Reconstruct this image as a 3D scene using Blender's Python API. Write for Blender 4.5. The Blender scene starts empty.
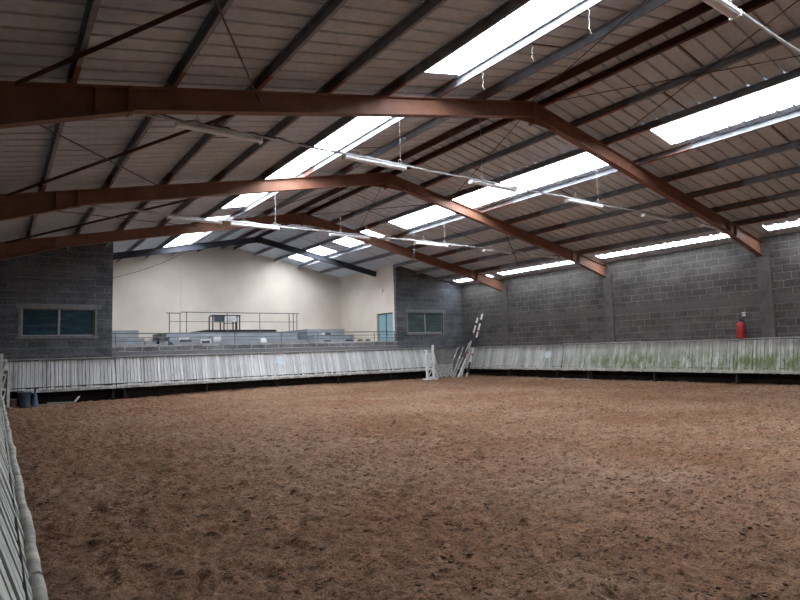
import bpy, math, random
import numpy as np
from mathutils import Vector, Matrix
random.seed(7)
SC = bpy.context.scene
COL = SC.collection

# ------------------------------------------------------------------ helpers
WLOC = {}      # world position of each mesh object's origin
class MB:
    def __init__(s): s.v = []; s.f = []; s.sm = []
    def add(s, vs, fs, smooth=False):
        b = len(s.v); s.v.extend([tuple(v) for v in vs])
        s.f.extend([tuple(b + i for i in f) for f in fs]); s.sm.extend([smooth] * len(fs)); return s
    def box(s, lo, hi, M=None):
        x0, y0, z0 = lo; x1, y1, z1 = hi
        vs = [Vector(p) for p in ((x0,y0,z0),(x1,y0,z0),(x1,y1,z0),(x0,y1,z0),(x0,y0,z1),(x1,y0,z1),(x1,y1,z1),(x0,y1,z1))]
        if M is not None: vs = [M @ v for v in vs]
        return s.add(vs, [(0,3,2,1),(4,5,6,7),(0,1,5,4),(1,2,6,5),(2,3,7,6),(3,0,4,7)])
    def hexa(s, p):            # 8 points: bottom loop, top loop
        return s.add(p, [(0,3,2,1),(4,5,6,7),(0,1,5,4),(1,2,6,5),(2,3,7,6),(3,0,4,7)])
    def beam(s, a, b, w, h, up=(0,0,1)):   # rectangular bar from a to b
        a = Vector(a); b = Vector(b); d = (b - a).normalized(); up = Vector(up)
        sx = d.cross(up)
        if sx.length < 1e-4: sx = d.cross(Vector((1,0,0)))
        sx.normalize(); u = sx.cross(d)
        ps = []
        for e in (a, b):
            for i, j in ((-1,-1),(1,-1),(1,1),(-1,1)): ps.append(e + sx*(w/2*i) + u*(h/2*j))
        return s.hexa(ps)
    def tube(s, pts, r, n=8, cap=True, smooth=True):
        pts = [Vector(p) for p in pts]; rs = r if isinstance(r, (list, tuple)) else [r]*len(pts)
        t0 = (pts[1]-pts[0]).normalized(); ref = Vector((0,0,1)) if abs(t0.z) < .9 else Vector((1,0,0))
        nx = t0.cross(ref).normalized(); vs = []; m = len(pts)
        for i, p in enumerate(pts):
            t = (pts[min(i+1,m-1)] - pts[max(i-1,0)]).normalized()
            nx = (nx - t*nx.dot(t)).normalized(); ny = t.cross(nx)
            for k in range(n):
                a = 2*math.pi*k/n; vs.append(p + (nx*math.cos(a) + ny*math.sin(a))*rs[i])
        fs = [(i*n+k, i*n+(k+1)%n, (i+1)*n+(k+1)%n, (i+1)*n+k) for i in range(m-1) for k in range(n)]
        s.add(vs, fs, smooth)
        if cap: s.add([vs[k] for k in range(n)], [tuple(reversed(range(n)))]); s.add([vs[(m-1)*n+k] for k in range(n)], [tuple(range(n))])
        return s
    def lathe(s, prof, c=(0,0,0), n=24, smooth=True):
        vs = []; m = len(prof)
        for r, z in prof:
            for k in range(n):
                a = 2*math.pi*k/n; vs.append((c[0]+r*math.cos(a), c[1]+r*math.sin(a), c[2]+z))
        return s.add(vs, [(i*n+k, i*n+(k+1)%n, (i+1)*n+(k+1)%n, (i+1)*n+k) for i in range(m-1) for k in range(n)], smooth)
    def extr(s, prof, o, ex, ey, d, L):   # 2D profile (closed loop) extruded from o along d by L
        o = Vector(o); ex = Vector(ex); ey = Vector(ey); d = Vector(d); n = len(prof)
        a = [o + ex*p[0] + ey*p[1] for p in prof]; b = [q + d*L for q in a]
        s.add(a + b, [(i, (i+1)%n, n+(i+1)%n, n+i) for i in range(n)])
        return s.add(a + b, [tuple(reversed(range(n))), tuple(range(n, 2*n))])
    def build(s, name, mat, parent=None, org=None):
        me = bpy.data.meshes.new(name)
        o3 = Vector(org) if org is not None else Vector((0,0,0))
        me.from_pydata([tuple(Vector(v) - o3) for v in s.v], [], s.f)
        me.polygons.foreach_set('use_smooth', s.sm)
        me.materials.append(mat); me.update()
        o = bpy.data.objects.new(name, me); COL.objects.link(o); o.location = o3
        if parent is not None:
            o.parent = parent
            o.location = o3 - WLOC.get(parent.name, parent.location.copy())
        WLOC[o.name] = o3.copy()
        return o
def tag(o, label=None, cat=None, group=None, kind=None):
    if label: o['label'] = label
    if cat: o['category'] = cat
    if group: o['group'] = group
    if kind: o['kind'] = kind
    return o
def empty(name, loc=(0,0,0), label=None, cat=None, group=None):
    o = bpy.data.objects.new(name, None); COL.objects.link(o); o.location = loc
    return tag(o, label, cat, group)
def struct(name, mb, mat): return tag(mb.build(name, mat), kind='structure')
def copy_tree(o, parent=None):
    c = o.copy(); COL.objects.link(c)
    if parent is not None: c.parent = parent
    for ch in [q for q in bpy.data.objects if q.parent == o]: copy_tree(ch, c)
    return c

# ------------------------------------------------------------------ materials
class NT:
    def __init__(s, name):
        s.m = bpy.data.materials.new(name); s.m.use_nodes = True; s.t = s.m.node_tree
        s.b = s.t.nodes['Principled BSDF']; s.b.inputs['Roughness'].default_value = .8
        s.b.inputs['Specular IOR Level'].default_value = .3
        s.tc = s.n('ShaderNodeTexCoord'); s.obj = s.tc.outputs['Object']
    def n(s, ty, **k):
        nd = s.t.nodes.new(ty)
        for a, v in k.items(): setattr(nd, a, v)
        return nd
    def l(s, a, b): s.t.links.new(a, b)
    def put(s, sock, v):
        if isinstance(v, bpy.types.NodeSocket): s.l(v, sock)
        else: sock.default_value = v
    def math(s, op, a, b=0., c=0., clamp=False):
        nd = s.n('ShaderNodeMath', operation=op, use_clamp=clamp)
        for i, v in enumerate((a, b, c)): s.put(nd.inputs[i], v)
        return nd.outputs[0]
    def pos(s):   # world-space position, so parts of a thing share one pattern
        return s.n('ShaderNodeNewGeometry').outputs['Position']
    def vmul(s, vec, sc):
        nd = s.n('ShaderNodeVectorMath', operation='MULTIPLY'); s.l(vec, nd.inputs[0]); nd.inputs[1].default_value = sc
        return nd.outputs[0]
    def noise(s, vec, scale, detail=4, rough=.55, w=None):
        nd = s.n('ShaderNodeTexNoise'); s.l(vec, nd.inputs['Vector'])
        nd.inputs['Scale'].default_value = scale; nd.inputs['Detail'].default_value = detail; nd.inputs['Roughness'].default_value = rough
        return nd.outputs[0]
    def ramp(s, f, stops, interp='LINEAR'):
        nd = s.n('ShaderNodeValToRGB'); r = nd.color_ramp; r.interpolation = interp
        while len(r.elements) < len(stops): r.elements.new(.5)
        for e, (p, c) in zip(r.elements, stops):
            e.position = p; e.color = (c if isinstance(c, (tuple, list)) else (c, c, c)) [:3] + (1,) if isinstance(c, tuple) else (c, c, c, 1)
        s.l(f, nd.inputs[0]); return nd.outputs[0]
    def mix(s, f, a, b, mode='MIX'):
        nd = s.n('ShaderNodeMix', data_type='RGBA', blend_type=mode)
        s.put(nd.inputs[0], f)
        for i, v in ((6, a), (7, b)): s.put(nd.inputs[i], (tuple(v) + (1,)) if isinstance(v, tuple) and len(v) == 3 else v)
        return nd.outputs[2]
    def bump(s, h, st=.3, d=.02):
        nd = s.n('ShaderNodeBump'); nd.inputs['Strength'].default_value = st; nd.inputs['Distance'].default_value = d
        s.l(h, nd.inputs['Height']); s.l(nd.outputs[0], s.b.inputs['Normal'])
    def col(s, c): s.put(s.b.inputs['Base Color'], (tuple(c) + (1,)) if isinstance(c, tuple) else c); return s
    def xyz(s, vec):
        nd = s.n('ShaderNodeSeparateXYZ'); s.l(vec, nd.inputs[0]); return nd.outputs
    def comb(s, x, y, z):
        nd = s.n('ShaderNodeCombineXYZ')
        for i, v in enumerate((x, y, z)): s.put(nd.inputs[i], v)
        return nd.outputs[0]

def plain(name, c, rough=.7, metal=0., var=.25, scale=6, bump=0.):
    t = NT(name); n = t.noise(t.pos(), scale)
    k = t.ramp(n, [(.3, 1-var), (.7, 1+var*.3)])
    t.col(t.mix(1., c, k, 'MULTIPLY')); t.b.inputs['Roughness'].default_value = rough; t.b.inputs['Metallic'].default_value = metal
    if bump: t.bump(t.noise(t.pos(), scale*6), bump)
    return t.m

def mat_block(name, axis, dark, light, mort, zshade=.62, cover=None, bw=.5, bh=.25):
    t = NT(name); p = t.xyz(t.pos()); u = p[1] if axis == 'y' else p[0]
    v = t.comb(u, p[2], 0.)
    wob = t.noise(t.pos(), 3., 2); wv = t.math('MULTIPLY', t.math('SUBTRACT', wob, .5), .055)
    v = t.comb(t.math('ADD', u, wv), t.math('ADD', p[2], wv), 0.)
    br = t.n('ShaderNodeTexBrick'); t.l(v, br.inputs['Vector'])
    br.inputs['Scale'].default_value = 1.; br.inputs['Brick Width'].default_value = bw; br.inputs['Row Height'].default_value = bh
    br.inputs['Mortar Size'].default_value = .014; br.inputs['Mortar Smooth'].default_value = .3; br.inputs['Bias'].default_value = -.2
    br.inputs['Color1'].default_value = dark + (1,); br.inputs['Color2'].default_value = light + (1,); br.inputs['Mortar'].default_value = mort + (1,)
    n1 = t.noise(t.pos(), 1.1, 6, .65); n2 = t.noise(t.pos(), 14., 5, .7)
    base = t.mix(1., br.outputs[0], t.ramp(n2, [(.25, .5), (.75, 1.35)]), 'MULTIPLY')
    base = t.mix(1., base, t.ramp(n1, [(.3, .6), (.7, 1.25)]), 'MULTIPLY')
    # mortar wiped over parts of the wall
    sm = t.ramp(t.noise(t.vmul(t.pos(), (.5, .5, 2.2)), 1.0, 5, .7), [(.48, 0.), (.62, 1.)])
    base = t.mix(t.math('MULTIPLY', sm, .5), base, tuple((a*.55 + b*.45) for a, b in zip(light, mort)))
    if cover:   # smooth cast ring band across the blockwork
        z0, z1, c = cover
        e = t.math('MULTIPLY', t.math('GREATER_THAN', p[2], z0), t.math('LESS_THAN', p[2], z1))
        base = t.mix(t.math('MULTIPLY', e, .85), base, t.mix(1., c, t.ramp(n2, [(.3, .75), (.7, 1.15)]), 'MULTIPLY'))
    d = t.math('LESS_THAN', t.math('ADD', p[2], t.math('MULTIPLY', n1, .1)), zshade)
    base = t.mix(t.math('MULTIPLY', d, .93), base, (.012, .008, .007))  # shade of the gap behind the kickboards, painted into the dark wall base
    t.col(base); t.b.inputs['Roughness'].default_value = .95
    t.bump(t.math('ADD', t.math('MULTIPLY', br.outputs[1], -1.), t.math('MULTIPLY', n2, .6)), .6, .02)
    return t.m

def mat_sand():
    t = NT('arena_sand'); P = t.pos()
    a = t.noise(P, .35, 4, .6); b = t.noise(P, 3.2, 6, .7); c = t.noise(P, 16., 5, .7)
    # shreds of dark fibre and dung, stretched a little
    d = t.noise(t.vmul(P, (1., 1.5, 1.)), 7.5, 5, .62)
    f = t.noise(t.vmul(P, (1., 1.6, 1.)), 22., 3, .6)
    base = t.mix(t.ramp(a, [(.35, 0.), (.68, 1.)]), (.235, .118, .064), (.315, .193, .128))
    base = t.mix(1., base, t.ramp(b, [(.28, .62), (.5, .95), (.72, 1.25)]), 'MULTIPLY')
    base = t.mix(1., base, t.ramp(c, [(.3, .7), (.7, 1.2)]), 'MULTIPLY')
    m1 = t.ramp(d, [(.36, 1.), (.43, 0.)]); m2 = t.ramp(f, [(.33, 1.), (.41, 0.)])
    base = t.mix(t.math('MULTIPLY', m1, .78), base, (.045, .026, .018))
    base = t.mix(t.math('MULTIPLY', m2, .65), base, (.05, .03, .02))
    g = t.noise(P, 48., 4, .7)
    base = t.mix(1., base, t.ramp(g, [(.32, .6), (.5, 1.), (.7, 1.3)]), 'MULTIPLY')
    e = t.noise(t.vmul(P, (1., 1.35, 1.)), 11., 6, .72)
    base = t.mix(t.math('MULTIPLY', t.ramp(e, [(.38, 1.), (.455, 0.)]), .78), base, (.055, .03, .019))
    t.col(base); t.b.inputs['Roughness'].default_value = .95; t.b.inputs['Specular IOR Level'].default_value = .12
    h = t.math('ADD', t.math('MULTIPLY', b, .5), t.math('ADD', t.math('MULTIPLY', c, .45), t.math('MULTIPLY', d, .5)))
    h = t.math('ADD', h, t.math('ADD', t.math('MULTIPLY', g, .22), t.math('MULTIPLY', e, .6)))
    t.bump(h, 1.0, .085)
    return t.m

def mat_planks(name, axis, algae=False, tint=(.42,.415,.40), pitch=.12, fq=26., lo=.5):
    t = NT(name); P = t.pos(); p = t.xyz(P); u = p[1] if axis == 'y' else p[0]
    idx = t.math('FLOOR', t.math('DIVIDE', u, pitch))
    wn = t.n('ShaderNodeTexWhiteNoise', noise_dimensions='1D'); t.l(idx, wn.inputs['W'])
    r = wn.outputs[0]
    st = t.comb(t.math('MULTIPLY', u, fq), t.math('MULTIPLY', p[2], 1.6), idx)
    streak = t.noise(st, 1.0, 5, .65)
    base = t.mix(1., tint, t.ramp(r, [(0., .68 if lo < .6 else .86), (1., 1.12)]), 'MULTIPLY')
    base = t.mix(1., base, t.ramp(streak, [(.3, lo), (.52, 1.), (.8, 1.1)]), 'MULTIPLY')
    # bare, dark worn spots
    sp = t.ramp(t.noise(t.comb(t.math('MULTIPLY', u, 9.), t.math('MULTIPLY', p[2], 3.), 3.), 1.0, 4, .7), [(.63, 0.), (.70, 1.)])
    base = t.mix(t.math('MULTIPLY', sp, .8), base, (.055, .05, .045))
    if algae:
        k = t.noise(t.comb(t.math('MULTIPLY', u, .35), t.math('MULTIPLY', p[2], .6), 7.), 1., 3)
        k2 = t.noise(t.comb(t.math('MULTIPLY', u, 5.), t.math('MULTIPLY', p[2], 1.8), 1.), 1., 5, .7)
        hh = t.ramp(p[2], [(.0, .9), (1., .9)])
        band = t.math('SUBTRACT', 1., t.math('MULTIPLY', t.math('ABSOLUTE', t.math('SUBTRACT', p[2], .85)), 1.35), clamp=True)
        far = t.ramp(t.math('DIVIDE', u, 24.), [(.55, 1.), (.72, .25)])
        g = t.math('MULTIPLY', t.math('MULTIPLY', t.ramp(k2, [(.36, 0.), (.58, 1.)]), band), t.math('MULTIPLY', far, t.ramp(k, [(.3, .55), (.6, 1.)])))
        base = t.mix(t.math('MULTIPLY', g, 1.45, clamp=True), base, (.135, .17, .075))
    t.col(base); t.b.inputs['Roughness'].default_value = .75
    t.bump(streak, .4, .01)
    return t.m

def mat_sheet():
    t = NT('roof_sheet_steel'); P = t.pos(); p = t.xyz(P)
    n = t.noise(P, .6, 5, .6); n2 = t.noise(P, 9., 4, .6)
    base = t.mix(t.ramp(n, [(.3, 0.), (.7, 1.)]), (.52, .58, .66), (.62, .68, .75))
    base = t.mix(1., base, t.ramp(n2, [(.3, .85), (.7, 1.08)]), 'MULTIPLY')
    t.col(base); t.b.inputs['Roughness'].default_value = .75
    return t.m

def mat_rust(name, c1, c2, dk):
    t = NT(name); P = t.pos()
    n = t.noise(P, 2.5, 6, .7); n2 = t.noise(P, 22., 4, .7)
    base = t.mix(t.ramp(n, [(.35, 0.), (.65, 1.)]), c1, c2)
    base = t.mix(t.ramp(n2, [(.62, 0.), (.72, .8)]), base, dk)
    t.col(base); t.b.inputs['Roughness'].default_value = .6; return t.m

def mat_translucent():
    m = bpy.data.materials.new('translucent_rooflight'); m.use_nodes = True; t = m.node_tree; t.nodes.clear()
    out = t.nodes.new('ShaderNodeOutputMaterial'); mx = t.nodes.new('ShaderNodeMixShader')
    a = t.nodes.new('ShaderNodeBsdfTransparent'); b = t.nodes.new('ShaderNodeBsdfTranslucent')
    a.inputs[0].default_value = (.97, .98, 1, 1); b.inputs[0].default_value = (.9, .92, .95, 1)
    mx.inputs[0].default_value = .35
    t.links.new(a.outputs[0], mx.inputs[1]); t.links.new(b.outputs[0], mx.inputs[2]); t.links.new(mx.outputs[0], out.inputs[0])
    return m

M = {}
M['sand'] = mat_sand()
M['sheet'] = mat_sheet()
M['trans'] = mat_translucent()
M['frame'] = mat_rust('brown_red_primer', (.17, .072, .043), (.235, .110, .070), (.09, .035, .022))
M['frame_dark'] = mat_rust('blue_black_paint', (.028, .032, .045), (.04, .045, .06), (.02, .02, .025))
M['primer'] = mat_rust('red_primer', (.20, .075, .048), (.14, .05, .035), (.07, .03, .02))
M['maroon'] = mat_rust('maroon_paint', (.105, .042, .036), (.08, .032, .03), (.05, .025, .02))
M['galv'] = plain('galvanised_steel', (.25, .255, .28), .5, .0, .35, 5)
M['rod'] = mat_rust('rusty_rod', (.07, .035, .025), (.11, .05, .035), (.03, .02, .015))
M['conduit'] = plain('grey_conduit', (.62, .63, .64), .5, 0, .25)
M['lamp_white'] = plain('white_enamel', (.86, .88, .90), .4, 0, .05)
M['lamp_diff'] = plain('clear_ribbed_cover', (.84, .88, .93), .25, 0, .05)
M['wire'] = plain('pale_wire', (.45, .45, .44), .6)
M['cable'] = plain('dark_cable', (.05, .05, .05), .6)
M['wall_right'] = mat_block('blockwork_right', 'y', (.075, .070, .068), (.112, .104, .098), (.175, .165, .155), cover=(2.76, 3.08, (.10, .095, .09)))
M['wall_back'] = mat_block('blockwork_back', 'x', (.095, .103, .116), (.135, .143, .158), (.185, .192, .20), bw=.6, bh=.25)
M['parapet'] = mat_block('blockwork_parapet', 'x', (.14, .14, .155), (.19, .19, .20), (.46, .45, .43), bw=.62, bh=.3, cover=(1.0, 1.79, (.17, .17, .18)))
M['cream'] = plain('cream_render', (.66, .58, .50), .9, 0, .14, .7, .05)
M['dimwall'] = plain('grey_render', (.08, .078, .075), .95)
M['concrete'] = plain('cast_concrete', (.26, .265, .27), .9, 0, .35, 3, .2)
M['pillar'] = plain('pillar_concrete', (.155, .15, .145), .95, 0, .4, 4, .2)
t = NT('pillar_shaded_foot'); p_ = t.xyz(t.pos()); n_ = t.noise(t.pos(), 4., 5, .65)
bs = t.mix(1., (.105, .10, .096), t.ramp(n_, [(.3, .7), (.7, 1.15)]), 'MULTIPLY')
bs = t.mix(t.math('MULTIPLY', t.math('LESS_THAN', t.math('ADD', p_[2], t.math('MULTIPLY', n_, .1)), .66), .93), bs, (.012, .008, .007))  # pillar foot painted near black as the shade below the kickboards
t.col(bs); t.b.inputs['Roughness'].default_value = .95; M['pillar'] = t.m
M['lintel'] = plain('lintel_concrete', (.21, .215, .22), .9, 0, .3, 5)
M['tier'] = plain('blue_grey_concrete', (.30, .325, .35), .9, 0, .25, 2)
M['pl_back'] = mat_planks('whitewashed_planks_back', 'x', tint=(.60, .60, .60))
M['pl_left'] = mat_planks('whitewashed_planks_near', 'y', tint=(.50, .52, .48), pitch=.14, fq=9., lo=.78)
M['pl_right'] = mat_planks('whitewashed_planks_right', 'y', True, tint=(.52, .515, .50))
M['rail_wood'] = plain('flaking_white_rail', (.50, .475, .425), .8, 0, .55, 7, .4)
M['cap'] = plain('grey_cap_board', (.40, .395, .375), .8, 0, .4, 4)
M['post'] = plain('dark_timber', (.03, .024, .02), .9)
M['panelply'] = plain('grey_plywood', (.17, .165, .155), .9, 0, .35, 3)
M['win_frame'] = plain('window_alu', (.33, .35, .35), .5, 0, .2)
M['steelrail'] = plain('grey_rail_paint', (.13, .13, .13), .5)
M['black'] = plain('black_paint', (.016, .016, .02), .5)
M['navy'] = plain('navy_paint', (.018, .02, .05), .5)
M['white'] = plain('white_paint', (.66, .66, .65), .6, 0, .25, 8)
M['dwhite'] = plain('dirty_white_paint', (.40, .39, .37), .7, 0, .4, 8)
M['redp'] = plain('red_paint', (.34, .022, .024), .4, 0, .1)
M['brown_red'] = plain('faded_red_paint', (.25, .07, .05), .6)
M['bluegrey'] = plain('blue_grey_plastic', (.045, .065, .085), .6)
M['tubbl'] = plain('tub_plastic', (.085, .125, .165), .6)
M['conebl'] = plain('blue_cone_plastic', (.075, .12, .20), .5)
M['pink'] = plain('faded_pink_plastic', (.38, .22, .22), .6)
M['teal'] = plain('teal_door_panel', (.22, .37, .40), .3, 0, .1)
M['marker'] = plain('marker_plate_white', (.52, .58, .65), .4, 0, .1)
def glassmat(name, c, rough=.08):
    t = NT(name); n = t.noise(t.vmul(t.pos(), (1.2, 1., 6.)), 1.4, 5, .65)
    t.col(t.mix(t.ramp(n, [(.5, 0.), (.72, 1.)]), c, tuple(min(1, q*2.2) for q in c)))
    t.b.inputs['Roughness'].default_value = rough; t.b.inputs['Specular IOR Level'].default_value = .6; return t.m
M['glass_l'] = glassmat('blue_dark_glass', (.028, .052, .072))
M['glass_r'] = glassmat('green_dark_glass', (.06, .085, .085), .15)

# ------------------------------------------------------------------ building numbers
XR, ZR, SL = 9.88, 6.946, .2059           # ridge x, rafter centre height at the ridge, slope
XL0, XW = -1.2, 21.0                      # inner faces of the side walls
YB, YC, YREAR = 23.84, 29.6, -5.87         # block wall at the end, cream wall of the recess, wall behind
XA, XB = 3.58, 16.61                      # recess sides
FR = [2.55, 8.55, 14.55, 20.55]
HB = .17                                  # half depth of a rafter
cs = 1/math.sqrt(1+SL*SL)
def zr(x): return ZR - SL*abs(x - XR)
def zs(x): return zr(x) + .36             # underside of roof sheet
random.seed(3)

# ------------------------------------------------------------------ sand
def hsh(ix, iy, s):
    n = (ix.astype(np.int64)*374761393 + iy.astype(np.int64)*668265263 + s*1442695041) & 0xffffffff
    n = ((n ^ (n >> 13)) * 1274126177) & 0xffffffff
    return ((n ^ (n >> 16)) & 0xffff) / 65535.
def vn(x, y, f, s):
    x = x*f; y = y*f; ix = np.floor(x); iy = np.floor(y); fx = x-ix; fy = y-iy
    fx = fx*fx*(3-2*fx); fy = fy*fy*(3-2*fy)
    a = hsh(ix, iy, s); b = hsh(ix+1, iy, s); c = hsh(ix, iy+1, s); d = hsh(ix+1, iy+1, s)
    return (a*(1-fx)+b*fx)*(1-fy) + (c*(1-fx)+d*fx)*fy
def ss(e0, e1, x):
    t = np.clip((x-e0)/(e1-e0), 0, 1); return t*t*(3-2*t)
def sand_h(x, y):
    h = (vn(x, y, .45, 1)-.5)*.05 + (vn(x, y, 1.7, 2)-.5)*.028
    h += -np.abs(vn(x+.3*vn(x,y,2,9), y, 4.2, 3)-.5)*.045 + (vn(x, y, 9.5, 4)-.5)*.042
    h += (vn(x, y, 21., 5)-.5)*.024 + (vn(x, y, 43., 6)-.5)*.007
    h -= ss(.66, .9, vn(x, y, 4.3, 7))*.035          # hoof dents
    h += ss(17.5, 20.2, x)*.10                        # banked along the right boards
    h += ss(20.2, 23.2, y)*(.03 + .11*np.exp(-((x-10.5)/5.)**2) + .02*ss(14, 17, x))
    return h + .012
def axis(segs):
    out = []
    for a, b, st in segs: out += list(np.arange(a, b, st))
    return np.array(out + [segs[-1][1]])
gx = axis([(XL0, -.2, .2), (-.2, 6., .026), (6., 12., .045), (12., XW, .07)])
gy = axis([(YREAR, 1.2, .3), (1.2, 7.5, .028), (7.5, 13., .05), (13., YB, .075)])
X, Y = np.meshgrid(gx, gy); Z = sand_h(X, Y)
nx_, ny_ = len(gx), len(gy)
me = bpy.data.meshes.new('floor')
co = np.stack([X, Y, Z], -1).reshape(-1, 3)
idx = np.arange(nx_*ny_).reshape(ny_, nx_)
q = np.stack([idx[:-1,:-1], idx[:-1,1:], idx[1:,1:], idx[1:,:-1]], -1).reshape(-1, 4)
me.vertices.add(len(co)); me.vertices.foreach_set('co', co.ravel())
me.loops.add(q.size); me.loops.foreach_set('vertex_index', q.ravel().astype(np.int32))
me.polygons.add(len(q)); me.polygons.foreach_set('loop_start', np.arange(0, q.size, 4, dtype=np.int32))
me.update(calc_edges=True); me.polygons.foreach_set('use_smooth', [True]*len(q))
me.materials.append(M['sand'])
fl = bpy.data.objects.new('floor', me); COL.objects.link(fl); tag(fl, kind='structure')
def sh(x, y): return float(sand_h(np.array([x], float), np.array([y], float))[0])
# loose dark clods lying on the sand: nobody could count them
cl = MB(); rr = random.Random(11)
for k in range(3000):
    y = 1.6 + 13*rr.random()**1.35; x = .35 + rr.random()*min(20., y*3.2 + 3)
    if x > 20.3: continue
    r = rr.uniform(.007, .021)*(1 + .35*(rr.random() < .06)*2); z = sh(x, y)
    a = rr.random()*6.28; ca, sa = math.cos(a), math.sin(a); st = rr.uniform(1., 2.1)
    vs = []
    for dx, dy, dz in ((1,0,0),(0,1,0),(-1,0,0),(0,-1,0),(.55,.55,.6),(-.55,.55,.7),(-.55,-.55,.55),(.55,-.55,.65),(0,0,-.6)):
        j = rr.uniform(.7, 1.25); px_, py_ = dx*st*j, dy*j
        vs.append((x + r*(px_*ca - py_*sa), y + r*(px_*sa + py_*ca), z + r*dz*j*.8 + r*.15))
    cl.add(vs, [(0,1,5,4),(1,2,5),(2,3,6),(2,6,5),(3,0,7),(3,7,6),(0,4,7),(4,5,6,7),(0,8,1),(1,8,2),(2,8,3),(3,8,0)])
M['clod'] = plain('clod_soil', (.15, .085, .055), .95, 0, .6, 30)
tag(cl.build('sand_clods', M['clod']), 'small dark clods and shreds scattered over the brown arena sand', 'clods', kind='stuff')

# ------------------------------------------------------------------ roof: ribbed sheets, openings, translucent strips
L0, L1, R0, R1, E0, E1 = 5.96, 7.12, 12.58, 13.73, 20.14, 20.52
OPEN = []   # (xa, xb, ya, yb)
for ya, yb in ((-1.7, 7.75), (9.4, 19.15), (20.62, 27.3)): OPEN.append((L0, L1, ya, yb))
for ya, yb in ((-1.7, 7.5), (9.15, 18.8), (20.5, 23.5), (24.9, 28.4)): OPEN.append((R0, R1, ya, yb))
for ya, yb in ((2.85, 8.2), (9.1, 14.5), (15.1, 20.2), (20.85, 23.5)): OPEN.append((E0, E1, ya, yb))
PITCH = .333
def snap(y): return YREAR + round((y - YREAR)/PITCH)*PITCH
OPEN = [(a, b, snap(c), snap(d)) for a, b, c, d in OPEN]
# one rib of the profile: flat pan, then a narrow raised rib (a groove seen from below)
RIB = [(0, 0), (.272, 0), (.282, .050), (.323, .050)]      # next one starts at .333,0
def sheet(mb, xa, xb, ya, yb, extra=0.):
    n = int(round((yb-ya)/PITCH)); pts = []
    for i in range(n):
        for dy, dz in RIB: pts.append((ya + i*PITCH + dy, dz))
    pts.append((yb, 0)); vs = []
    for y, dz in pts:
        for x in (xa, xb): vs.append((x, y, zs(x) + dz + extra))
    mb.add(vs, [(2*i, 2*i+1, 2*i+3, 2*i+2) for i in range(len(pts)-1)])
ys = snap(YREAR - .333), snap(YC + .3)
xs = [XL0 - .25, L0, L1, XR, R0, R1, E0, E1, XW + .3]
rf = MB()
for xa, xb in zip(xs[:-1], xs[1:]):
    cuts = sorted([(c, d) for a, b, c, d in OPEN if abs(a-xa) < .01 and abs(b-xb) < .01])
    y = ys[0]
    for c, d in cuts + [(ys[1], None)]:
        if c - y > .1: sheet(rf, xa, xb, y, c)
        if d: y = d
ceil = struct('ceiling', rf, M['sheet'])
# ridge flashing under the apex joint
rg = MB()
for s in (-1, 1): rg.add([(XR, ys[0], zs(XR)+.06), (XR, ys[1], zs(XR)+.06), (XR+s*.35, ys[1], zs(XR+.35)+.045), (XR+s*.35, ys[0], zs(XR+.35)+.045)], [(0,1,2,3)])
struct('trim_1', rg, M['sheet'])
lp = MB()
for yl in (5.46, 11.46, 17.46, 23.4):
    yq = snap(yl) - .06
    for xa, xb in ((3.5, 4.6), (7.2, 8.3), (10.3, 11.3), (11.45, 12.55), (14.05, 15.2), (15.4, 16.5)):
        yk = yq + (PITCH*3 if int(xa*10) % 3 == 0 else 0)
        lp.beam((xa, yk, zs(xa) - .006), (xb, yk, zs(xb) - .006), .03, .010)
struct('trim_3', lp, M['rod'])
# dark lap seams where two sheets overlap, short dark lines seen across the pans
bayw = {0: 'in the bay nearest the camera', 1: 'in the middle, across the second brown frame', 2: 'at the far end over the gallery'}
labs = ['long white rooflight on the left slope %s', 'long white rooflight on the right slope %s']
names_l = ['long white rooflight on the left slope before the nearest brown frame',
           'long white rooflight on the left slope spanning the second brown frame',
           'white rooflight on the left slope above the dark blue gallery frame']
names_r = ['long white rooflight on the right slope before the nearest brown frame',
           'long white rooflight on the right slope crossing the second brown frame',
           'short white rooflight on the right slope just past the third brown frame',
           'white rooflight on the right slope crossing the dark blue gallery frame']
names_e = ['narrow eave rooflight along the right wall, before the nearest brown frame',
           'narrow eave rooflight along the right wall between the nearest and second brown frames',
           'narrow eave rooflight along the right wall between the second and third brown frames',
           'shortest eave rooflight along the right wall, past the third brown frame']
cnt = {'l': 0, 'r': 0, 'e': 0}
for a, b, c, d in OPEN:
    k = 'l' if a == L0 else ('r' if a == R0 else 'e')
    lab = {'l': names_l, 'r': names_r, 'e': names_e}[k][cnt[k]]; cnt[k] += 1
    mb = MB(); sheet(mb, a+.002, b-.002, c, d, .004)
    root = mb.build('rooflight', M['trans'], org=((a+b)/2, (c+d)/2, zs((a+b)/2)))
    tag(root, lab, 'skylight', 'translucent rooflights in the roof')
    y = c + (4 if k == 'e' else (13 if c < 0 else 5))*PITCH
    while y < d - 1:      # lap between two translucent sheets
        lp = MB(); lp.beam((a+.01, y, zs(a)-.006), (b-.01, y, zs(b)-.006), .03, .004)
        lp.build('sheet_lap', M['rod'], root); y += 9*PITCH
    # daylight portal of the opening (helps the renderer find the sky through it)
    ld = bpy.data.lights.new('sky_portal', 'AREA'); ld.shape = 'RECTANGLE'
    ld.size = (b-a)/cs; ld.size_y = d - c; ld.cycles.is_portal = True
    lo = bpy.data.objects.new('sky_portal', ld); COL.objects.link(lo)
    xm = (a+b)/2; lo.location = (xm, (c+d)/2, zs(xm) + .10)
    lo.rotation_euler = (0, math.atan(SL)*(1 if xm > XR else -1), 0)

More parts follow.
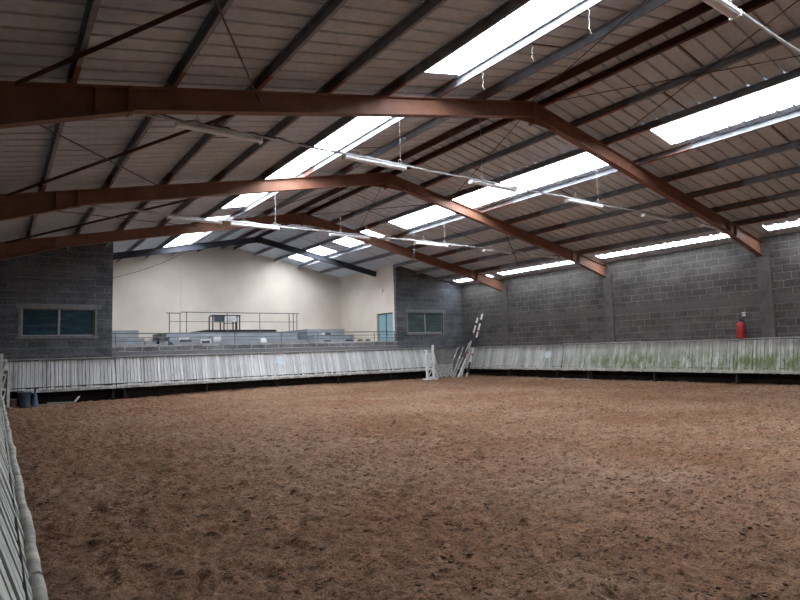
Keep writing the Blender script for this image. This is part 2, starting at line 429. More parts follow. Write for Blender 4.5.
# ------------------------------------------------------------------ purlins: C sections, open side to the left
PX_L = [.80, 2.08, 3.36, 4.64, 5.88, 7.10, 8.35, 9.58]
PX_R = [10.2, 11.35, 12.50, 13.92, 15.22, 16.55, 17.90, 19.25]
PD, PF, PT, LIP = .165, .062, .006, .018
def cprof(gr=0.):   # u along slope (+x), v along normal; web on the right
    t = PT; g = gr
    return [(-PF-g, -g), (g, -g), (g, PD+g), (-PF-g, PD+g), (-PF-g, PD-LIP), (-PF+t, PD-LIP), (-PF+t, PD-t), (-t, PD-t), (-t, t), (-PF+t, t), (-PF+t, LIP), (-PF-g, LIP)]
ords = ['lowest', 'second', 'third', 'fourth', 'fifth', 'sixth', 'seventh', 'topmost']
for side, PXs in (('l', PX_L), ('r', PX_R)):
    for i, x in enumerate(PXs):
        s = 1 if side == 'l' else -1
        eu = Vector((cs, 0, SL*cs*s)); ev = Vector((-SL*cs*s, 0, cs))
        o = Vector((x, 0, zr(x) + (HB+.004)/cs + .001))
        yend = YB - .02 if (x < XA + .1 or x > XB - .1) else YC - .02
        y0 = YREAR + .02
        if side == 'l':
            lab = ('galvanised' if x != 9.58 else 'brown-painted') + ' purlin on the left slope, %s' % (
                ['lowest of all, next to the left eave','second up from the eave','third up from the eave','fourth up from the eave','fifth up, under the lower edge of the rooflights','sixth up, under the upper edge of the rooflights','seventh up from the eave','topmost, beside the ridge'][i])
        else:
            lab = ('galvanised' if x != 10.2 else 'brown-painted') + ' purlin on the right slope, %s' % (
                ['topmost, beside the ridge','second down from the ridge','third down, along the upper edge of the rooflights','fourth down, along the lower edge of the rooflights','fifth down from the ridge','sixth down from the ridge','seventh down from the ridge','lowest, next above the eave rooflights'][i])
        mb = MB(); mb.extr(cprof(), (o.x, y0, o.z), eu, ev, (0,1,0), yend - y0)
        P = mb.build('roof_purlin', M['maroon'] if x in (9.58, 10.2) else M['galv'], org=(o.x, y0, o.z)); tag(P, lab, 'purlin', 'purlins under the roof sheets')
        for fy in FR + [25.6]:
            if fy > yend: continue
            if fy > 25: continue
            ln = .95 if side == 'l' else 1.15
            ya, yb = fy - (.62 if side == 'l' else 1.5), fy + (.12 if side == 'l' else .25)
            yb = min(yb, yend-.01)
            sl = MB(); q2 = cprof(.0025); sl.extr(q2, (o.x, ya, o.z), eu, ev, (0,1,0), yb - ya)
            # cleat plate bolted to the rafter
            sl.build('lap_sleeve', M['primer'], P)

# ------------------------------------------------------------------ portal frames
def ibeam(mb, A, B, da, db, w=.17, tf=.016, tw=.011):
    """I section from A to B (centre line of the top face), depth da at A and db at B, in an XZ plane"""
    A = Vector(A); B = Vector(B); d = (B-A).normalized(); n = Vector((-d.z, 0, d.x))
    if n.z < 0: n = -n
    Y_ = Vector((0,1,0))
    def plate(a0, a1, b0, b1, hw):   # between depths a0..a1 at A, b0..b1 at B
        p = [A - n*a0 - Y_*hw, A - n*a0 + Y_*hw, A - n*a1 + Y_*hw, A - n*a1 - Y_*hw,
             B - n*b0 - Y_*hw, B - n*b0 + Y_*hw, B - n*b1 + Y_*hw, B - n*b1 - Y_*hw]
        mb.hexa(p)
    plate(0, tf, 0, tf, w/2); plate(tf, da-tf, tf, db-tf, tw/2); plate(da-tf, da, db-tf, db, w/2)
fl_lab = {2.55: 'brown steel portal frame closest to the camera, mostly overhead', 8.55: 'nearest fully seen brown steel portal frame, spanning the top of the hall',
          14.55: 'second brown steel portal frame, in the middle of the hall', 20.55: 'third brown steel portal frame, just before the gallery wall'}
for fy in FR:
    root = empty('portal_frame', (XR, fy, 0), fl_lab[fy], 'roof frame', 'brown portal frames across the hall')
    for s in (-1, 1):
        ztop = ZR + HB/cs
        x1 = XR + s*.012
        xj = 1.45 if s < 0 else 18.7
        xe = XL0 + .02 if s < 0 else XW - .06
        zt = lambda x: ztop - SL*abs(x-XR)
        r_ = MB(); ibeam(r_, (x1, fy, zt(x1)), (xj, fy, zt(xj)), 2*HB, 2*HB); r_.build('rafter', M['frame'], root)
        h_ = MB(); ibeam(h_, (xj + s*.004, fy, zt(xj)), (xe, fy, zt(xe)), 2*HB + .02, .68 if s < 0 else .50); h_.build('haunch', M['frame'], root)
        p_ = MB()
        dx = s*.016
        p_.hexa([(xj-dx, fy-.1, zt(xj)-2*HB-.05), (xj+dx, fy-.1, zt(xj)-2*HB-.05), (xj+dx, fy+.1, zt(xj)-2*HB-.05), (xj-dx, fy+.1, zt(xj)-2*HB-.05),
                 (xj-dx, fy-.1, zt(xj)+.0), (xj+dx, fy-.1, zt(xj)), (xj+dx, fy+.1, zt(xj)), (xj-dx, fy+.1, zt(xj))])
        p_.build('end_plate', M['frame'], root)
        # small stiffener ribs on the web
        for xq in (xj + s*.42,):
            q_ = MB(); q_.box((xq-.006, fy-.075, zt(xq)-2*HB), (xq+.006, fy+.075, zt(xq)-.02)); q_.build('stiffener', M['frame'], root)
    a_ = MB(); a_.box((XR-.03, fy-.1, ZR-.34), (XR+.03, fy+.1, ZR+HB-.005)); a_.build('apex_plate', M['frame'], root)
    k_ = MB()      # small haunch under the apex
    for s in (-1, 1):
        zc = lambda x: ZR - HB/cs - SL*abs(x-XR)
        k_.add([(XR+s*.03, fy-.006, zc(XR)), (XR+s*.8, fy-.006, zc(XR+.8)), (XR+s*.03, fy-.006, zc(XR)-.14),
                (XR+s*.03, fy+.006, zc(XR)), (XR+s*.8, fy+.006, zc(XR+.8)), (XR+s*.03, fy+.006, zc(XR)-.14)], [(0,1,2),(3,5,4),(0,3,4,1),(1,4,5,2),(2,5,3,0)])
    k_.build('apex_haunch', M['frame'], root)
    if fy > 3:
        c_ = MB(); ibeam(c_, (XL0+.02, fy, 4.02), (XL0+.03, fy, .02), .3, .3)
    c_ = MB(); c_.box((XL0+.02, fy-.085, -.05), (XL0+.036, fy+.085, 4.05)); c_.box((XL0+.284, fy-.085, -.05), (XL0+.30, fy+.085, 4.05)); c_.box((XL0+.036, fy-.006, -.05), (XL0+.284, fy+.006, 4.05))
    c_.build('column', M['frame'], root)
# dark blue lighter frame over the gallery
fy = 25.6
root = empty('gallery_frame', (XR, fy, 0), 'dark blue-black steel rafter frame over the gallery, without columns', 'roof frame')
for s in (-1, 1):
    xe = XA + .01 if s < 0 else XB - .01
    xm = 10.02
    zt = lambda x: ZR + .12 - SL*abs(x-xm)*.97
    r_ = MB(); ibeam(r_, (xm + s*.01, fy, zt(xm)), (xe, fy, zt(xe)), .27, .27, w=.14); r_.build('rafter', M['frame_dark'], root)
a_ = MB(); a_.box((xm-.025, fy-.08, ZR-.2), (xm+.025, fy+.08, ZR+.1)); a_.build('apex_plate', M['frame_dark'], root)

# ------------------------------------------------------------------ walls
def gable(mb, x0, x1, y0, y1, z0=-.3, top=.30, holes=()):
    """wall across the hall whose head follows the roof, built from strips around rectangular holes (xa, xb, za, zb)"""
    cuts = sorted(set([x0, x1] + [v for h in holes for v in h[:2]] + ([XR] if x0 < XR < x1 else [])))
    for a, b in zip(cuts[:-1], cuts[1:]):
        hs = [h for h in holes if h[0] <= a + 1e-6 and h[1] >= b - 1e-6]
        zb = z0
        for h in sorted(hs, key=lambda h: h[2]):
            mb.hexa([(a,y0,zb),(b,y0,zb),(b,y1,zb),(a,y1,zb),(a,y0,h[2]),(b,y0,h[2]),(b,y1,h[2]),(a,y1,h[2])]); zb = h[3]
        mb.hexa([(a,y0,zb),(b,y0,zb),(b,y1,zb),(a,y1,zb),(a,y0,zr(a)+top+.1),(b,y0,zr(b)+top+.1),(b,y1,zr(b)+top+.1),(a,y1,zr(a)+top+.1)])
WL = (.72, 3.0, 2.41, 3.40); WR = (17.3, 19.6, 2.41, 3.48)
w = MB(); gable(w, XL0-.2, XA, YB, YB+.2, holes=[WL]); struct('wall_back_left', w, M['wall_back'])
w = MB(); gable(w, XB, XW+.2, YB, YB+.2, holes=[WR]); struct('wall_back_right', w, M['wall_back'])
w = MB(); gable(w, XA-.2, XB+.2, YC, YC+.2); struct('wall_back', w, M['cream'])
def zwall(x): return zr(x) + .40
w = MB(); w.box((XA-.2, YB+.2, -.3), (XA, YC, zwall(XA-.2))); struct('wall_gallery_left', w, M['cream'])
# right gallery wall with the door opening
DY0, DY1, DZ0, DZ1 = 24.2, 25.72, 1.5, 3.5
w = MB(); zt_ = zwall(XB+.2)
w.box((XB, YB+.2, -.3), (XB+.2, DY0, zt_)); w.box((XB, DY1, -.3), (XB+.2, YC, zt_)); w.box((XB, DY0, DZ1), (XB+.2, DY1, zt_)); w.box((XB, DY0, -.3), (XB+.2, DY1, DZ0))
struct('wall_gallery_right', w, M['cream'])
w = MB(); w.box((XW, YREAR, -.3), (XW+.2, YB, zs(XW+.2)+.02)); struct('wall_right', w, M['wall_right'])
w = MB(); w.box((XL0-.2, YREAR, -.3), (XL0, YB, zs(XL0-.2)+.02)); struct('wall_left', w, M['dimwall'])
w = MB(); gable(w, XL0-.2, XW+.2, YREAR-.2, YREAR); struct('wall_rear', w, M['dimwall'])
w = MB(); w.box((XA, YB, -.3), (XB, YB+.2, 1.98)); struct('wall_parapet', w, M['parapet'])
w = MB(); w.box((XA, YB+.2, 1.2), (XB, YC, 1.5)); struct('floor_gallery', w, M['concrete'])
# uneven mortar crest along the parapet head
cr = MB(); rr = random.Random(5); x = XA+.01
while x < XB - .1:
    wd = rr.uniform(.25, .8); x2 = min(x+wd, XB-.01); cr.box((x, YB-.012, 1.98 - rr.uniform(.0, .03)), (x2, YB+.21, 1.995 + rr.uniform(.01, .06))); x = x2
struct('trim_2', cr, M['cap'])
# render edge of the recess on the block wall
rq = MB(); rq.box((XB-.012, YB-.02, 0.9), (XB+.30, YB-.001, 4.9)); 
# concrete pillars under the right frame ends
for i, fy in enumerate(FR[1:]):
    p = MB(); p.box((XW-.075, fy-.2, .02), (XW-.004, fy+.2, 4.38))
    p.box((XW-.10, fy-.24, 4.38), (XW-.004, fy+.24, 4.5))
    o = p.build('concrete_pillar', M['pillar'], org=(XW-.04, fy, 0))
    tag(o, ['rough grey concrete pillar under the nearest frame end, beside the red extinguisher', 'rough grey concrete pillar under the second frame end on the right wall', 'rough grey concrete pillar in the right wall nearest the leaning poles'][i], 'pillar', 'concrete pillars of the right wall')

# windows in the block walls
def window(n, W, y, gm, lintel=True):
    xa, xb, za, zb = W
    root = empty('window_%d' % n, ((xa+xb)/2, y, za)); tag(root, kind='structure')
    f = MB(); t = .05; yf = y + .06
    for lo, hi in (((xa, yf, za), (xb, yf+.05, za+t)), ((xa, yf, zb-t), (xb, yf+.05, zb)), ((xa, yf, za+t), (xa+t, yf+.05, zb-t)), ((xb-t, yf, za+t), (xb, yf+.05, zb-t)),
                   (((xa+xb)/2-.035, yf-.01, za+t), ((xa+xb)/2+.035, yf+.05, zb-t))): f.box(lo, hi)
    f.build('window_frame', M['win_frame'], root)
    for a, b in ((xa+t, (xa+xb)/2-.035), ((xa+xb)/2+.035, xb-t)):
        g = MB(); g.box((a, yf+.02, za+t), (b, yf+.03, zb-t)); g.build('window_pane', gm, root)
    l = MB(); l.box((xa-.16, y-.022, zb+.0), (xb+.22, y+.05, zb+.16)); l.build('window_lintel', M['lintel'], root)
    l = MB(); l.box((xa-.10, y-.04, za-.09), (xb+.12, y+.055, za)); l.build('window_sill', M['lintel'], root)
    for a, b in ((xa-.09, xa), (xb, xb+.07)):
        l = MB(); l.box((a, y-.018, za), (b, y+.05, zb)); l.build('window_jamb', M['lintel'], root)
window(1, WL, YB, M['glass_l']); window(2, WR, YB, M['glass_r'])
# dark room behind each window (box)
# door of the gallery
root = empty('door_1', (XB, (DY0+DY1)/2, DZ0)); tag(root, kind='structure')
f = MB(); xf = XB + .10
for lo, hi in (((xf, DY0, DZ0), (xf+.06, DY0+.06, DZ1)), ((xf, DY1-.06, DZ0), (xf+.06, DY1, DZ1)), ((xf, DY0, DZ1-.06), (xf+.06, DY1, DZ1)), ((xf-.005, (DY0+DY1)/2-.03, DZ0), (xf+.06, (DY0+DY1)/2+.03, DZ1-.06))): f.box(lo, hi)
f.build('door_frame', M['bluegrey'], root)
for a, b in ((DY0+.06, (DY0+DY1)/2-.03), ((DY0+DY1)/2+.03, DY1-.06)):
    g = MB(); g.box((xf+.015, a, DZ0+.01), (xf+.045, b, DZ1-.06)); g.build('door_panel', M['teal'], root)
g = MB(); g.tube([(xf-.03, (DY0+DY1)/2-.1, 2.35), (xf-.03, (DY0+DY1)/2-.1, 2.6)], .012); g.box((xf-.03,(DY0+DY1)/2-.106,2.4),(xf+.016,(DY0+DY1)/2-.094,2.42)); g.box((xf-.03,(DY0+DY1)/2-.106,2.55),(xf+.016,(DY0+DY1)/2-.094,2.57)); g.build('door_handle', M['black'], root)

# ------------------------------------------------------------------ kickboards
KT, KB, OUT = 1.60, .48, .45
def kick(name, label, axis_, a0, a1, base, nrm, mat, pitch, seed, gap=.03, capm='cap', rail='box', capw=.14, ktop=KT, seams=()):
    """slanted plank boards along a wall; axis_ 'x' or 'y'; base = wall face coordinate; nrm = direction into the arena"""
    rr = random.Random(seed)
    mk = (lambda u, o_, z: (u, base + nrm*o_, z)) if axis_ == 'x' else (lambda u, o_, z: (base + nrm*o_, u, z))
    root = empty(name, mk((a0+a1)/2, .2, 0), label, 'kickboard', 'slanted plank kickboards round the arena')
    b = MB(); u = a0
    # plank plane: offset gap+.04 at top, OUT at bottom
    T = Vector((0, 0)); 
    while u < a1 - 1e-3:
        u2 = min(u + pitch, a1); j = rr.uniform(-.006, .006); jt = rr.uniform(-.012, .008); jb = rr.uniform(-.03, .02)
        g = .011 if rr.random() < .9 else .026
        ot, ob = gap + .05 + j, OUT + j
        zt, zb = ktop - .03 + jt, KB - .0 + jb*.6
        ua, ub = u + g*.5, u2 - g*.5
        b.hexa([mk(ua, ob, zb), mk(ub, ob, zb), mk(ub, ob-.024, zb-.008), mk(ua, ob-.024, zb-.008),
                mk(ua, ot, zt), mk(ub, ot, zt), mk(ub, ot-.024, zt-.008), mk(ua, ot-.024, zt-.008)])
        u = u2
    b.build('plank_boarding', mat, root)
    # backing rails and posts, dark
    c = MB()
    for (o_, z) in ((gap+.012, ktop-.16), (OUT-.07, KB+.12)):
        c.beam(mk(a0, o_, z), mk(a1, o_, z), .05, .09)
    c.build('backing_rail', M['post'], root)
    u = a0 + .3
    while u < a1:
        p = MB(); p.beam(mk(u, gap+.05, ktop-.15), mk(u, OUT-.10, .1), .08, .06); p.beam(mk(u, gap+.04, -.05), mk(u, gap+.04, ktop-.3), .07, .07)
        p.build('post', M['post'], root); u += 3.
    # cap board on top, in lengths
    n = max(1, round((a1-a0)/4.)); 
    for i in range(n):
        ua, ub = a0 + (a1-a0)*i/n + .004, a0 + (a1-a0)*(i+1)/n - .004
        dz = rr.uniform(-.012, .012); c = MB()
        c.hexa([mk(ua, gap, ktop-.02+dz), mk(ub, gap, ktop-.02+dz), mk(ub, gap+capw, ktop-.02+dz), mk(ua, gap+capw, ktop-.02+dz),
                mk(ua, gap, ktop+.02+dz), mk(ub, gap, ktop+.02+dz), mk(ub, gap+capw, ktop+.015+dz), mk(ua, gap+capw, ktop+.015+dz)])
        c.build('cap_board', M[capm], root)
    if rail == 'box':
        for i in range(n):
            ua, ub = a0 + (a1-a0)*i/n + .003, a0 + (a1-a0)*(i+1)/n - .003
            dz = rr.uniform(-.01, .012); c = MB()
            c.beam(mk(ua, OUT+.03, KB+.035+dz), mk(ub, OUT+.03, KB+.035+dz), .04, .085)
            c.build('bottom_rail', M['rail_wood'], root)
    else:     # rounded, lumpy pole with flaking paint, in lengths
        u = a0
        while u < a1 - .05:
            u2 = min(u + 3.1, a1); pts = []; rs = []; v = u
            while v < u2 - .004:
                pts.append(mk(v, OUT + .022 + .006*math.sin(v*3.1) + rr.uniform(-.0008, .0008), KB + .02 + .005*math.sin(v*2.3+1)))
                rs.append(.033 + .003*math.sin(v*5.1+2) + .002*math.sin(v*11.7) + rr.uniform(-.0005, .0005)); v += .045
            c = MB(); c.tube(pts, rs, 12); c.build('bottom_rail', M['rail_wood'], root); u = u2
    return root
kick('kickboard', 'slanted whitewashed plank kickboard beside the camera, at the lower left', 'y', YREAR+.1, 21.2, -.27, 1, M['pl_left'], .14, 1, rail='pole')
kick('kickboard', 'grey plank kickboard under the left dark window, behind the buckets', 'x', .3, XA+.1, YB, -1, M['pl_back'], .12, 2, ktop=1.585)
kick('kickboard', 'white plank kickboard along the foot of the gallery parapet', 'x', XA+.12, 18.85, YB, -1, M['pl_back'], .12, 3, ktop=1.62)
kick('kickboard', 'plank kickboard along the far half of the right wall', 'y', 16.9, 23.3, XW, -1, M['pl_right'], .12, 4, gap=.11, ktop=1.59)
kick('kickboard', 'green-stained plank kickboard below the red extinguisher', 'y', YREAR+.1, 16.85, XW, -1, M['pl_right'], .12, 5, gap=.11, ktop=1.62)
# flat grey board closing the corner behind the jump stand
g = MB(); g.hexa([(18.9, YB-.40, .42), (20.45, YB-.40, .42), (20.45, YB-.43, .42), (18.9, YB-.43, .42), (18.9, YB-.06, 1.55), (20.45, YB-.06, 1.55), (20.45, YB-.09, 1.55), (18.9, YB-.09, 1.55)])
g.beam((18.95, YB-.045, 0), (18.95, YB-.045, 1.5), .06, .06); g.beam((20.4, YB-.045, 0), (20.4, YB-.045, 1.5), .06, .06)
g.beam((18.9, YB-.07, 1.575), (20.45, YB-.07, 1.575), .12, .03)
tag(g.build('corner_panel', M['panelply'], org=(19.7, YB-.2, 0)), 'plain grey sloping board in the back right corner, behind the white jump stand', 'board')
# hexagonal letter plates on the boards
def hexplate(c, u, v, n, label):
    c = Vector(c); u = Vector(u); v = Vector(v); n = Vector(n); vs = []
    for k in range(2):
        for i in range(8):
            a = math.pi*2*(i+.5)/8; vs.append(c + u*(.19*math.cos(a)) + v*(.17*math.sin(a)) + n*(.012*k))
    m = MB(); m.add(vs, [tuple(range(8)), tuple(reversed(range(8, 16)))] + [(i, (i+1)%8, 8+(i+1)%8, 8+i) for i in range(8)])
    tag(m.build('marker_plate', M['marker'], org=c), label, 'sign', 'small pale arena marker plates')
vv = Vector((0, -(OUT-.08), -(KT-KB))).normalized()*-1
kn = Vector((0, -1, .33)).normalized()
zc = 1.22; fo = .08 + (KT-.03-zc)/(KT-.03-KB)*(OUT-.08)
hexplate((10.2, YB - fo - .018, zc), (1,0,0), vv, kn, 'small pale blue marker plate on the white boards below the gallery')
vv = Vector((.33, 0, 1)).normalized(); kn = Vector((-1, 0, .33)).normalized()
zc = 1.16; fo = .16 + (KT-.03-zc)/(KT-.03-KB)*(OUT-.16)
hexplate((XW - fo - .018, 17.7, zc), (0,1,0), vv, kn, 'small pale blue marker plate on the right wall boards')

# ------------------------------------------------------------------ bracing
def rod(a, b, r, label, kink=None, name='brace_rod', mat='rod'):
    pts = [a] + ([kink] if kink else []) + [b]
    m = MB(); m.tube(pts, r, 8)
    tag(m.build(name, M[mat], org=Vector(a)), label, 'brace', 'diagonal braces under the roof')
def under(x, y, d=.03): return (x, y, zr(x) + HB/cs - d)
def bar(a, b, label):    # steel angle brace
    m = MB(); m.beam(a, b, .075, .008); 
    A = Vector(a); B = Vector(b); d = (B-A).normalized(); sd = d.cross(Vector((0,0,1))).normalized()
    m.beam(A + sd*.034 - Vector((0,0,.03)), B + sd*.034 - Vector((0,0,.03)), .007, .06)
    tag(m.build('brace_bar', M['rod'], org=A), label, 'brace', 'diagonal braces under the roof')
bar(under(.15, 8.44), under(3.95, 2.66), 'dark angle-iron brace on the left slope, before the nearest brown frame')
bar(under(.15, 14.44), under(3.75, 8.66), 'dark angle-iron brace on the left slope between nearest and second brown frames')
bar(under(.2, 20.44), under(5.8, 14.66), 'dark angle-iron brace on the left slope between second and third brown frames')
rod(under(.0, 2.60, .15), under(3.36, 8.50, .15), .013, 'thin rusty brace rod on the left slope, before the nearest brown frame')
rod(under(-.2, 8.60, .15), under(3.37, 14.50, .15), .013, 'thin rusty brace rod on the left slope between nearest and second brown frames')
rod(under(-.2, 14.60, .15), under(5.8, 20.50, .15), .013, 'thin rusty brace rod on the left slope between second and third brown frames')
rod(under(9.98, 8.44), under(12.3, 2.66), .010, 'thin dark brace rod right of the ridge, running away to the nearest brown frame')
rod(under(10.0, 2.66, .09), under(12.4, 8.44, .09), .010, 'thin dark brace rod right of the ridge, crossing its pair before the nearest frame')
rod(under(6.9, 2.66), under(9.7, 8.44), .010, 'thin dark brace rod left of the ridge, before the nearest brown frame')
rod(under(9.98, 8.66), under(12.4, 14.44), .010, 'thin dark brace rod right of the ridge between nearest and second brown frames')
rod(under(9.98, 14.66), under(12.4, 20.44), .010, 'thin dark brace rod right of the ridge between second and third brown frames')
rod(under(12.4, 14.66, .09), under(10., 20.44, .09), .010, 'thin dark brace rod right of the ridge crossing its pair by the third frame')
rod(under(9.7, 14.66), under(7.2, 20.44), .010, 'thin dark brace rod left of the ridge between second and third brown frames')
rod(under(15.03, 14.66), under(20.2, 18.6), .017, 'dark brace rod from the second brown frame down to the right eave')

# ------------------------------------------------------------------ strip lights on their cable lines
def strip_light_proto():   # batten housing, ribbed cover, end caps
    root = empty('strip_light')
    h = MB(); L = 1.46   # along x, centred, top at z 0
    h.add([(-L/2,-.066,-.045),(L/2,-.066,-.045),(L/2,-.04,0),(-L/2,-.04,0),(-L/2,.066,-.045),(L/2,.066,-.045),(L/2,.04,0),(-L/2,.04,0)],
          [(0,1,2,3),(4,7,6,5),(3,2,6,7),(0,4,5,1),(0,3,7,4),(1,5,6,2)])
    h.build('housing', M['lamp_white'], root)
    d = MB(); prof = [(-.055,-.046)] + [(.055*math.cos(a), -.046-.030*math.sin(a)) for a in [math.pi*k/8 for k in range(8, -1, -1)]]
    d.extr(prof[1:], (-L/2+.03, 0, 0), (0,1,0), (0,0,1), (1,0,0), L-.06)
    d.build('diffuser', M['lamp_diff'], root)
    for s in (-1, 1):
        e = MB(); e.box((s*L/2-.03 if s > 0 else -L/2-.002, -.067, -.079), (s*L/2+.002 if s > 0 else -L/2+.03, .067, .0)); e.build('end_cap', M['lamp_white'], root)
    return root
proto = strip_light_proto(); first = True
rows = [
 (2.95, 5.46, [(6.33, 'nearest the camera, at the top edge of the picture')], (2.2, 10.0), 'in the line overhead'),
 (9.5, 5.40, [(3.06, 'first from the left'), (6.2, 'second from the left'), (9.5, 'third from the left'), (12.87, 'fourth from the left'), (16.36, 'fifth from the left')], (1.0, 17.9), ''),
 (15.9, 5.33, [(4.4, 'first from the left'), (6.13, 'second from the left'), (9.32, 'third from the left'), (12.67, 'fourth from the left'), (15.95, 'fifth from the left')], (1.2, 17.6), ''),
]
rn = ['closest', 'middle', 'far']
def place_light(x, y, z, label, tilt=0.):
    global first
    o = proto if first else copy_tree(proto)
    first = False
    o.location = (x, y, z); o.rotation_euler = (0, tilt, 0)
    tag(o, label, 'strip light', 'strip lights hung across the hall')
for ri, (y, z, fx, (xa, xb), _) in enumerate(rows):
    root = empty('cable_line', (xa, y, z+.05), ['pale conduit line hung across the hall overhead, at the top right corner',
        'pale conduit line carrying strip lights just past the nearest brown frame', 'pale conduit line carrying strip lights past the second brown frame'][ri], 'conduit', 'suspended conduit lines')
    m = MB(); n = 46; pts = []
    stops = [xa] + [f[0] for f in fx] + [xb]
    for i in range(n+1):
        x = xa + (xb-xa)*i/n; pts.append((x, y, z + .036 + .012*math.sin(x*2.1+ri)))
    m.tube(pts, .019, 8); m.build('conduit', M['conduit'], root)
    m = MB(); pts = [(xa + (xb-xa)*i/120, y+.03, z + .075 + .018*math.sin(i*.9+ri)) for i in range(121)]
    m.tube(pts, .008, 6); m.build('power_cable', M['cable' if ri == 1 else 'wire'], root)
    if ri == 1:
        pts = [(xa + 4.2*i/40, y+.05, z + .08 + .03*math.sin(i*1.3)) for i in range(41)]
        m = MB(); m.tube(pts, .010, 6); m.build('power_cable', M['cable'], root)
    for xf, w_ in fx:
        for dx in (-.35, .62) if xf > 4.8 else (-.4,):
            x = xf + dx; zt = zr(x) + HB/cs + .0
            m = MB(); m.tube([(x, y, z+.035), (x+.01, y, (z+zt)/2), (x, y, zt)], .0055, 6); m.build('hanging_wire', M['wire'], root)
            m = MB()      # loop of spare wire
            m.tube([(x + .05*math.cos(a), y + .01*a/6, z + .10 + .05*math.sin(a)) for a in [k*.7 for k in range(10)]], .005, 5); m.build('wire_loop', M['wire'], root)
    for xf, w_ in fx:
        place_light(xf, y, z - .002, 'white strip light, %s%s' % (w_, '' if ri == 0 else (' on the line past the nearest frame' if ri == 1 else ' on the line past the second frame')))
place_light(18.55, 8.88, 5.20, 'dull white strip light behind the right haunch of the nearest brown frame')
place_light(18.1, 15.4, 5.22, 'dull white strip light near the right haunch of the second brown frame')
# cobwebs and wires dangling from the rooflight edges
wi = 0
for (x, y, ln, lab) in ((7.05, 7.2, .35, 'short pale wire dangling at the end of the near left rooflight'), (7.12, 6.1, .28, 'short pale wire dangling beside the near left rooflight, halfway'), (7.0, 4.9, .42, 'looped pale wire hanging from the near left rooflight edge, highest in view'),
                        (13.0, 6.9, .3, 'short pale wire under the near right rooflight'), (13.1, 17.5, 1.6, 'long thin wire hanging by the far right rooflight')):
    zt = zr(x) + HB/cs - .0
    m = MB(); m.tube([(x + .03*math.sin(k*1.7), y + .02*math.cos(k*1.3), zt - ln*k/8) for k in range(9)], .0035, 5)
    tag(m.build('hanging_wire', M['wire'], org=(x, y, zt)), lab, 'wire', 'loose wires under the roof')
# sagging cable to the gallery
pts = [(.07,4.16),(.83,4.07),(1.63,4.02),(2.47,4.09),(3.14,4.22),(3.97,4.5),(4.77,4.86),(5.45,5.26),(6.3,5.95)]
m = MB(); m.tube([(-1.1, 20.9, 4.5)] + [(x, 20.9, z) for x, z in pts], .009, 6)
tag(m.build('hanging_cable', M['cable'], org=(2.5, 20.9, 4.1)), 'thin dark cable sagging across the top of the left block wall', 'cable')
m = MB(); m.tube([(6.3, 24.9, 6.0), (6.32, 24.9, 4.2), (6.3, 24.9, 2.6)], .006, 6)
tag(m.build('hanging_wire', M['wire'], org=(6.3, 24.9, 6.0)), 'long thin wire hanging in front of the cream gallery wall', 'wire', 'loose wires under the roof')
# round bulkhead lamp on the cream return wall
m = MB(); m.lathe([(0,0),(.10,0),(.10,.03),(.085,.07),(.05,.095),(0,.10)], n=20)
o = m.build('wall_lamp', M['lamp_white']); o.rotation_euler = (0, -math.pi/2, 0); o.location = (XB-.002, 25.13, 4.7)
tag(o, 'small round white lamp on the cream side wall above the teal door', 'lamp')

# ------------------------------------------------------------------ gallery: tiers, railings, table
def tier(name, x0, x1, y0, y1, z0, z1, label):
    m = MB(); m.box((x0, y0, z0), (x1, y1, z1)); m.box((x0-.01, y0-.02, z1), (x1+.01, y1, z1+.045))
    tag(m.build(name, M['tier'], org=((x0+x1)/2, y0, z0)), label, 'seating tier', 'concrete seating tiers of the gallery')
ZF = 1.502
tier('seating_tier', XA+.03, 5.02, 25.4, 26.18, ZF, 2.30, 'lower blue-grey concrete tier at the left end of the gallery')
tier('seating_tier', XA+.03, 4.95, 26.22, 29.5, ZF, 2.66, 'upper blue-grey concrete tier at the left end of the gallery')
tier('seating_tier', 6.1, 12.2, 25.2, 25.97, ZF, 2.12, 'lowest step of the middle blue-grey gallery tiers')
tier('seating_tier', 6.15, 12.1, 26.0, 26.77, ZF, 2.38, 'middle step of the middle blue-grey gallery tiers')
tier('seating_tier', 6.2, 12.55, 26.8, 29.5, ZF, 2.58, 'broad top step of the middle gallery tiers, under the railing')
tier('seating_tier', 12.75, 15.0, 25.4, 26.17, ZF, 2.36, 'lower blue-grey tier at the right of the gallery, near the teal door')
tier('seating_tier', 12.75, 14.9, 26.2, 29.5, ZF, 2.68, 'upper blue-grey tier at the right of the gallery, near the teal door')
tier('seating_tier', 5.1, 6.0, 25.6, 26.2, ZF, 2.16, 'low step in the left gangway of the gallery')
# black deck under the table
m = MB(); m.box((7.7, 26.93, 2.63), (11.45, 28.6, 2.70)); m.box((8.0, 26.9, 2.70), (11.4, 28.5, 2.745))
tag(m.build('stage_deck', M['black'], org=(9.5, 27.5, 2.63)), 'thin black deck on the top gallery step, under the table', 'deck')
# upper railing
root = empty('upper_railing', (9.4, 26.84, 2.63), 'thin grey steel railing around the top gallery step', 'railing')
ry = 26.86
for x, w_ in ((6.34, .022), (6.80, .022), (7.08, .02), (8.95, .02), (10.55, .02), (12.1, .022), (12.33, .022), (12.52, .02)):
    m = MB(); m.tube([(x, ry, 2.63), (x, ry, 3.53)], w_, 8); m.build('post', M['steelrail'], root)
m = MB(); m.tube([(6.2, ry, 3.50), (6.85, ry, 3.50)], .022, 8); m.build('rail', M['steelrail'], root)
m = MB(); m.tube([(6.85, ry, 3.55), (12.65, ry, 3.55)], .022, 8); m.build('rail', M['steelrail'], root)
m = MB(); m.tube([(6.34, ry, 3.12), (12.5, ry, 3.12)], .014, 8); m.build('rail', M['steelrail'], root)
